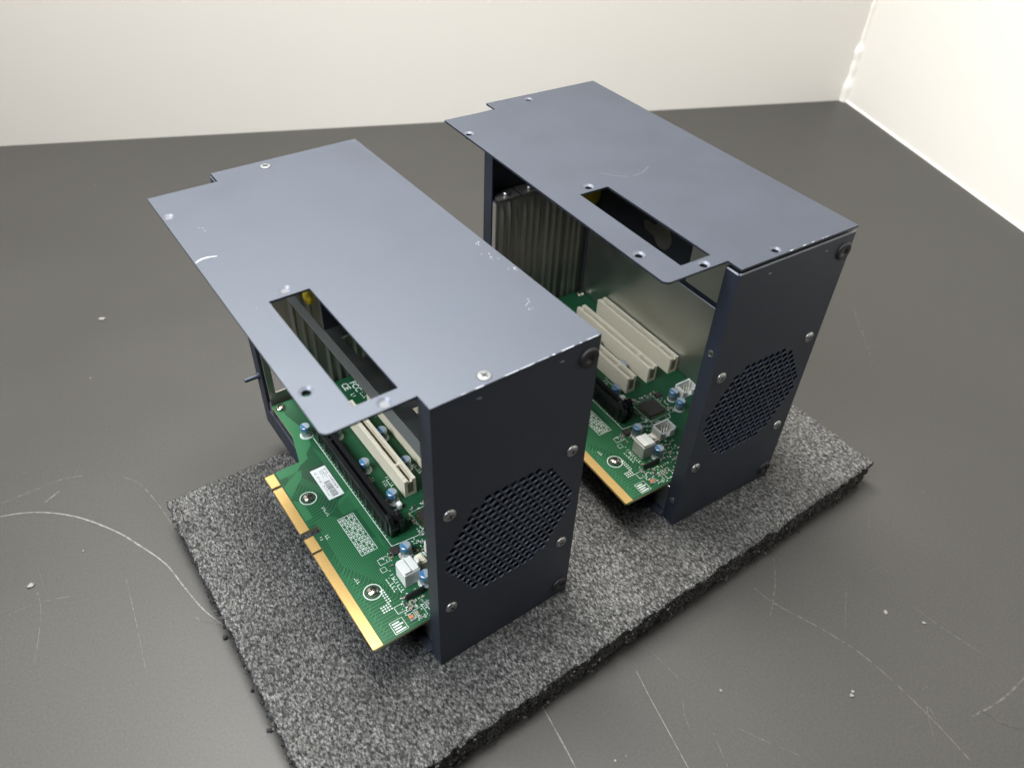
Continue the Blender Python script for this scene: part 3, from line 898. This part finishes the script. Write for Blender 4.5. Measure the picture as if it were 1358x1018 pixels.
def cage(x, y, rz, label, second):
    root = bpy.data.objects.new('expansion_cage', None); COL.objects.link(root)
    root.empty_display_size = .02
    root.location = (x*MM, y*MM, T*MM); root.rotation_euler = (0, 0, rz)
    tag(root, label, 'computer part', 'open metal expansion cages on the foam')
    lift = 3.3 if second else 0.0
    zt = H_+(lift)                                   # upper face of the cover
    # ---- top cover
    o = 39.4
    outline = [(0,0),(W_,0),(W_,D_),(-2.4,D_),(-2.4,216),(-o,216)]
    outline += [(-o, 12.2)]+circle(-o+3.2, 12.2, 3.2, 5, pi, 1.5*pi)+[(0, 9)]
    holes = [rnd_rect(-23, -3.8, 17, 97, .5, 2)]
    cs = [(-36,191.8),(-13.3,102),(-34,34.5),(-12.3,12.6)]
    sc = [(26,220),(28,4.8)]
    for c in cs: holes.append(circle(c[0], c[1], 3.0, 20))
    if second:
        for c in sc: holes.append(circle(c[0], c[1], 2.8, 20))
    b = MB('navy', 'navy_edge', 'black_hole', 'bare', 'plug')
    plate(b, [outline]+holes, 1.2, lambda px, py, pz: (px, py, zt-.6+pz), 0)
    for i, c in enumerate(cs):
        fill = (not second) and i != 2
        countersink(b, c[0], c[1], zt, 3.02, 1.9, 1.0, 1, 4 if fill else 2, fill)
    if second:
        for c in sc: countersink(b, c[0], c[1], zt, 2.82, 1.9, 1.0, 1, 2, False)
    # scratches through the paint
    if not second:
        b.strip(smooth_poly([(-39, 143.6), (-36, 145.2), (-32.5, 145.4), (-28.6, 144.2)], 4), [.25,.5,.8,.9,.9,.8,.7,.8,.7,.6,.5,.4,.3], zt+.03, 3)
        for (u0, v0, n, sp) in ((81, 86, 5, 2.6), (80, 74, 7, 3.5), (82, 62, 3, 2), (-26, 172, 3, 1.5), (72, 36, 6, 3), (-30, 97, 1, 1)):
            for k in range(n):
                u = min(84, u0+random.gauss(0, sp*.55)); v = v0+random.gauss(0, sp); a = random.uniform(0, pi); l = random.uniform(.3, 1.3)
                b.strip([(u, v), (u+l*cos(a), v+l*sin(a))], random.uniform(.12, .38), zt+.03+.002*k, 3)
        k = 14.0
        while k < 84:
            l = random.uniform(1, 7)
            if random.random() < .75: b.strip([(k, .15), (min(k+l, 84.6), .15)], random.uniform(.15, .5), zt+.05, 3)
            k += l+random.uniform(.3, 5)
    else:
        b.strip(smooth_poly([(2, 112), (9, 104), (14, 101)], 4), .35, zt+.03, 1)
        b.strip(smooth_poly([(16, 100), (24, 101), (32, 105)], 4), .35, zt+.03, 1)
        for k in range(7):
            u = random.uniform(30, 62)
            b.strip([(u, .3), (u+random.uniform(1, 3), .3)], .4, zt+.05, 3)
    cov = b.build('top_cover', root, None, .3)
    if not second:
        for c in sc:
            f = MB('screw_dull', 'black_hole')
            f.lathe([(3.0, 0), (3.0, .18), (2.5, .38), (.6, .42)], 24)
            f.ring(2.75, 3.25, (0, 0, .05), 24, 'z', 1)
            for a in (.4, .4+pi/2):
                n0 = len(f.v); f.box(-1.7, 1.7, -.4, .4, .2, .46, 1)
                f.xform(n0, lambda px, py, pz, a=a: (px*cos(a)-py*sin(a), px*sin(a)+py*cos(a), pz))
            f.build('cover_screw', cov, (c[0], c[1], zt))
    # ---- front panel with hexagonal vent
    ft = H_ if second else H_-1.25
    b = MB('navy', 'navy_edge', 'steel', 'bare', 'vent_glint')
    if 'front' not in PROTO:
        vs, fs = weld(*curve_geo([[(0,0),(W_,0),(W_,185.0),(0,185.0)]]+VENT, 1.5)); PROTO['front'] = (vs, fs)
    vs, fs = PROTO['front']
    b.add([(p[0], .75-p[2], p[1]) for p in vs], fs, 0)
    for hx in VENT:  # painted glints along the upward-facing lower edges of the holes
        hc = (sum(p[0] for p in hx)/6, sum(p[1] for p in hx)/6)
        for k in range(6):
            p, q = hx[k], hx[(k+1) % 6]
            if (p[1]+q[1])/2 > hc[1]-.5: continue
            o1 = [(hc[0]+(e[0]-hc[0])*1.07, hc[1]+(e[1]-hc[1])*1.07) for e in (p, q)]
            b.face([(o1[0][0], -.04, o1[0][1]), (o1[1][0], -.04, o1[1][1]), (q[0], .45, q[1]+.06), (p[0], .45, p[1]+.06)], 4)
    b.box(0, W_, 0, 1.5, 185.0, ft, 0)
    b.box(0, 1.3, 1.5, 9.2, 0, ft-.4, 0)             # folded left flange
    b.box(1.3, W_, 1.5, 10, ft-2.0, ft-.6, 0)         # folded top lip
    if second:
        b.box(0.2, W_-.2, -.04, .8, ft-.45, ft+.1, 3)
        b.box(-.04, .9, .9, 9.0, ft-.7, ft-.25, 3)
        for zz in (136.2, 19): b.lathe([(1.9, 0), (1.9, .25), (1.2, .35)], 16, (0, 4.7, zz), '-x', 2)
    for u, zz in ((22.2, 181.2-(.4 if second else 0)), (63.9, 181)):
        b.add([(u-1.5, -.06, zz+.5), (u+.9, -.06, zz-.5), (u+1.5, -.25, zz+.2), (u+.4, -.25, zz+.9)], [(0, 1, 2, 3)], 3)
    # scuff marks on the paint
    rs = random.getstate(); random.seed(5 if second else 3)
    for k in range(26 if not second else 10):
        u = random.uniform(18, 70); zz = 168+random.gauss(0, 7); l = random.uniform(.2, .8); q = random.uniform(.1, .25)
        if zz < 184: b.add([(u, -.03, zz), (u+l, -.03, zz), (u+l, -.03, zz+q), (u, -.03, zz+q)], [(0, 1, 2, 3)], 1)
    random.setstate(rs)
    fp = b.build('front_panel', root, None, .3)
    for u, zz in ((7.4, 119.8), (76.2, 120.6), (7.2, 49.2), (76.4, 50.4)):
        sw = use_fscrew('panel_screw', fp, (u, 0, zz)); sw.rotation_euler = (pi/2, random.uniform(0, 3), 0)
    for zz in (176.6, 9.0):
        f = MB('rubber')
        f.lathe([(5.2, 0), (5.2, .7), (4.7, 1.3), (4.2, 1.4), (3.0, 1.2), (1.6, 1.2), (1.6, .8), (.2, .8)], 28, (0, 0, 0), '-y')
        f.build('rubber_foot', fp, (79.3, 0, zz))
    # ---- cooling fan behind the vent
    b = MB('black_plastic', 'black_deep')
    sq = rnd_rect(2.6, 82.2, 45.2, 124.8, 4, 4)
    plate(b, [sq, circle(HEXC[0], HEXC[1], 37.5, 40)], 7.6, lambda px, py, pz: (px, 5.6+pz, py), 0)
    b.lathe([(17, 0.2), (17, 5.5), (15.5, 6.2)], 28, (HEXC[0], 9.2, HEXC[1]), '-y', 0)
    for k in range(7):
        a0 = 2*pi*k/7
        q = []
        for rr, da, yy in ((16, 0, 3), (36, .25, 3), (36, .85, 7.5), (16, .6, 7.5)):
            q.append((HEXC[0]+rr*cos(a0+da), yy, HEXC[1]+rr*sin(a0+da)))
        b.add(q+[(p[0], p[1]+1, p[2]) for p in q], [(0,1,2,3),(7,6,5,4),(0,4,5,1),(1,5,6,2),(2,6,7,3),(3,7,4,0)], 0)
    b.lathe([(37.3, -1.2), (37.3, -0.5)], 40, (HEXC[0], 9.2, HEXC[1]), '-y', 1)  # added solid disc that blocks the view through and keeps the vent dark
    b.build('cooling_fan', root)
    # ---- base tray with left lip
    b = MB('navy', 'zinc_dull', 'steel')
    b.box(1.4, W_-1.4, 1.6, 225.6, .3, 1.5, 0)
    b.box(-3.2, -2.0, 23, 225.6, .2, 17.5, 0)
    b.box(-2.0, 1.4, 9.4, 225.6, .3, 1.5, 0)
    plate(b, [[(-2.0, 26), (6.5, 26), (6.5, 225), (-2.0, 225)], rnd_rect(.6, 5.2, 181, 199, .5, 2), rnd_rect(.6, 5.2, 60, 120, .5, 2)], 1.2,
          lambda px, py, pz: (px, py, 16.8+pz), 0)
    b.box(2.6, 3.6, 10, 25.5, 2, 23.8, 1)
    for u, v in ((-15.1, 44), (-16, 123)): b.lathe([(2.6, 17.4), (2.6, 24.3)], 12, (u, v, 0), 'z', 2)
    for u, v in ((1.6, 205), (77, 72), (77, 205)): b.lathe([(2.6, 1.5), (2.6, 24.3)], 12, (u, v, 0), 'z', 2)
    b.box(-19.5, -2.0, 40, 48, 16.4, 17.4, 1); b.box(-20, -2.0, 119, 127, 16.4, 17.4, 1)
    b.build('base_tray', root, None, .25)
    # ---- right side wall with keyhole
    b = MB('navy')
    key = circle(133, 115.5, 9.5, 20, radians(28), radians(332))+circle(149, 116, 4.2, 10, radians(-90), radians(90))
    plate(b, [[(2, 1.6), (225.4, 1.6), (225.4, 185.3), (2, 185.3)]], 1.2, lambda px, py, pz: (W_-.7+pz, px, py), 0)
    sw = b.build('side_wall', root)
    b = MB('zinc_dull', 'navy', 'hole_view')
    b.box(W_-2.1, W_-1.5, 12, 104, 96, 183, 0)
    b.box(W_-2.9, W_-2.15, 12, 104, 139, 149, 1)
    plate(b, [[(104.3, 93), (211, 93), (211, 183), (104.3, 183)], key], .5, lambda px, py, pz: (W_-1.9+pz, px, py), 1)  # rear part coloured navy to imitate the dark reflection in the liner
    plate(b, [[(120, 102), (156, 102), (156, 128), (120, 128)]], .2, lambda px, py, pz: (W_-1.45+pz, px, py), 2)  # added grey plate standing in for the table seen through the keyhole
    b.build('liner', sw)
    # ---- back panel: navy frame, inner zinc plate, slot covers
    b = MB('navy', 'zinc_dull', 'steel')
    plate(b, [[(-3.2, 0.2), (W_, 0.2), (W_, 185.3), (-3.2, 185.3)], [(1.5, 14), (82, 14), (82, 124), (1.5, 124)]], 1.3,
          lambda px, py, pz: (px, 226.3+pz, py), 0)
    b.box(-3.2, -2.0, 216.5, 225.6, 17.6, 185.2, 0)
    b.box(-2.0, W_-1.3, 213, 225.6, 124.5, 125.7, 0)  # bracket shelf
    for u in (9, 29, 49, 69): b.lathe([(3.0, 0), (3.0, 1.6), (2.2, 2.4)], 18, (u, 217, 126.8), 'z', 2)
    b.lathe([(1.5, 0), (1.5, 9.6), (1.1, 10.4)], 14, (-2.6, 222, 45), '-x', 0)   # locking stud
    b.lathe([(2.6, -1), (2.6, 1.2)], 14, (-3.2, 222, 45), '-x', 0)
    bpn = b.build('back_panel', root, None, .2)
    b = MB('zinc')
    ops = []
    if not second: ops.append([(2.6, 34), (12.2, 34), (12.2, 118), (2.6, 118)])
    plate(b, [[(-1.6, 18), (83, 18), (83, 122), (78, 124.2), (-1.6, 124.2)]]+ops, 1.0, lambda px, py, pz: (px, 213+pz, py), 0)
    b.build('bracket_plate', bpn)
    for c in ((29, 49, 69) if not second else (9, 29, 49, 69)):
        b = MB('zinc')
        prof = []
        def ridge(q, zz):
            h = 0
            for cc, top, hw in ((-5.6, 115+3*sin(c), 2.0), (0.2, 118+2*cos(c*2), 2.3), (5.8, 114+3*cos(c), 1.9)):
                d = math.hypot((q-cc)/hw, max(0, zz-top)/3.2)
                if d < 1: h = max(h, (0.5+0.5*cos(pi*d))**.75*(.75+.3*sin(c*3+cc)))
            return h
        cols = 61; rows = 30; vs = []; fs = []
        for rr in range(rows+1):
            zz = 22+rr*(124-22)/rows if rr < 16 else 22+102*16/30+(rr-16)*(102*14/30)/14
            for k in range(cols):
                q = -9.2+18.4*k/(cols-1)
                vs.append((c+q, 211.9-1.9*ridge(q, zz)-.25*sin(c+zz*.03)*(q/9), zz))
        fs = [(rr*cols+k, rr*cols+k+1, (rr+1)*cols+k+1, (rr+1)*cols+k) for rr in range(rows) for k in range(cols-1)]
        b.add(vs, fs, 0, True)
        b.box(c-9, c+9, 212, 224, 126.0, 126.8, 0)
        b.build('slot_cover', bpn)
    # crumpled yellow tape on the inside of the bracket shelf
    b = MB('yellow')
    uu, vv0, zz0 = ((74, 202, 116) if second else (33.5, 205, 107))
    n = 9; vs = []
    for j in range(n):
        for i in range(n):
            a = (i/(n-1)-.5)*2; c = (j/(n-1)-.5)*2
            s_ = math.sqrt(max(0.05, 1-.5*c*c)); ww = 10 if second else 3.6; hh = 6.5 if second else 7
            vs.append((uu+a*ww*s_, vv0-1.8*(1-a*a)+1.3*mnoise.noise(Vector((i*.9, j*.9, uu))), zz0+c*hh))
    fs = [(j*n+i, j*n+i+1, (j+1)*n+i+1, (j+1)*n+i) for j in range(n-1) for i in range(n-1)]
    b.add(vs+[(p[0], p[1]+.6, p[2]) for p in vs], fs+[tuple(q+n*n for q in f[::-1]) for f in fs], 0, True)
    b.build('yellow_tape', bpn)
    # ---- inner steel: upright divider behind the last slot
    b = MB('zinc_dull', 'bare')
    b.box(81.2, 82.2, 20, 208, PZ+.6, 92.4, 0)
    b.box(81.15, 82.25, 20, 208, 92.4, 92.75, 1)
    b.build('divider', root, None, .1)
    if not second:
        b = MB('zinc_dull', 'zinc_grey', 'navy')
        cut = [[(29.5, 128), (56, 128), (56, 151), (29.5, 151)]]
        for v in (62.5, 75, 37, 25):
            for u in (35.8, 44.2, 52.6): cut.append([(u-2.6, v-2.6), (u+2.6, v-2.6), (u+2.6, v+2.6), (u-2.6, v+2.6)])
        plate(b, [[(23.8, 11), (80.6, 11), (80.6, 162), (23.8, 162)]]+cut, 1.0, lambda px, py, pz: (px, py, 109.6+pz), 0)
        # left lip, rolled upwards towards the open side
        b.add([(19.6, 11, 108.6), (19.6, 211, 108.6), (23.9, 211, 110.1), (23.9, 11, 110.1),
               (19.6, 11, 107.8), (19.6, 211, 107.8), (23.9, 211, 109.2), (23.9, 11, 109.2)],
              [(0,3,2,1),(4,5,6,7),(0,1,5,4),(1,2,6,5),(2,3,7,6),(3,0,4,7)], 1)
        b.box(24.2, 38, 162.2, 163.2, 109, 134, 2)  # added dark plate standing in for the shade behind the retainer
        b.box(39.6, 40.4, 139, 142, 50, 109, 1); b.box(51.0, 51.8, 129, 132, 50, 109, 1)
        b.build('card_retainer', root, None, .2)
    build_board(root, second)
    return root

cage(0, 0, 0, 'nearer navy metal cage with scuffed flush cover and white barcode sticker on its green board', False)
cage(170.0, -1.5, -0.049322, 'farther navy metal cage with loose top cover raised slightly above its front panel', True)

# ------------------------------------------------------------------ crumbs on the table
def crumb(x, y, r, label, group, mname, flat=.5):
    b = MB(mname)
    bm = bmesh.new(); bmesh.ops.create_icosphere(bm, subdivisions=2, radius=r)
    sx = random.uniform(.7, 1.5); a = random.uniform(0, 3)
    vs = []
    for v in bm.verts:
        k = 1+.8*mnoise.noise(Vector(v.co)*1.6/r+Vector((x, y, 0)))
        px, py, pz = v.co*k; px *= sx
        vs.append((px*cos(a)-py*sin(a), px*sin(a)+py*cos(a), max(-r*flat*.6, pz*flat)+r*flat*.6))
    b.add(vs, [tuple(v.index for v in f.verts) for f in bm.faces], 0, True); bm.free()
    o = b.build('crumb', None, (x, y, 0.02))
    tag(o, label, 'crumb', group)
PALE = 'pale crumbs scattered on the table'
crumb(-65, 447, 2.2, 'pale flake on the table left of the nearer cage, below the back wall', PALE, 'crumb', .25)
crumb(-170, 195, 1.9, 'pale chip at the head of a thin scratch near the left edge', PALE, 'crumb', .35)
crumb(186, -134, 1.1, 'white crumb in the bright pair on the table right of the foam', PALE, 'crumb')
crumb(188.6, -133, 0.8, 'tiny white crumb touching the larger one of the bright pair', PALE, 'crumb')
crumb(262, -131, 1.2, 'pale crumb farthest right on the table below the foam corner', PALE, 'crumb')
crumb(249, -113, 1.4, 'flat pale fleck between the foam corner and the white pair', PALE, 'crumb', .25)
crumb(127, -90, .9, 'small pale speck on the table just in front of the foam edge', PALE, 'crumb')
crumb(-138, 204, .7, 'tiny white speck below the long curved scratch', PALE, 'crumb')
DARK = 'black foam bits along the left edge of the pad'
crumb(-87, 96, 1.5, 'black foam bit where the long curved scratch meets the pad', DARK, 'foam_bit', .8)
crumb(-86.5, 57, .9, 'small black foam bit midway along the pad\'s left edge', DARK, 'foam_bit', .8)
crumb(-87, 31, 1.2, 'black foam bit nearest the camera beside the pad\'s left edge', DARK, 'foam_bit', .8)
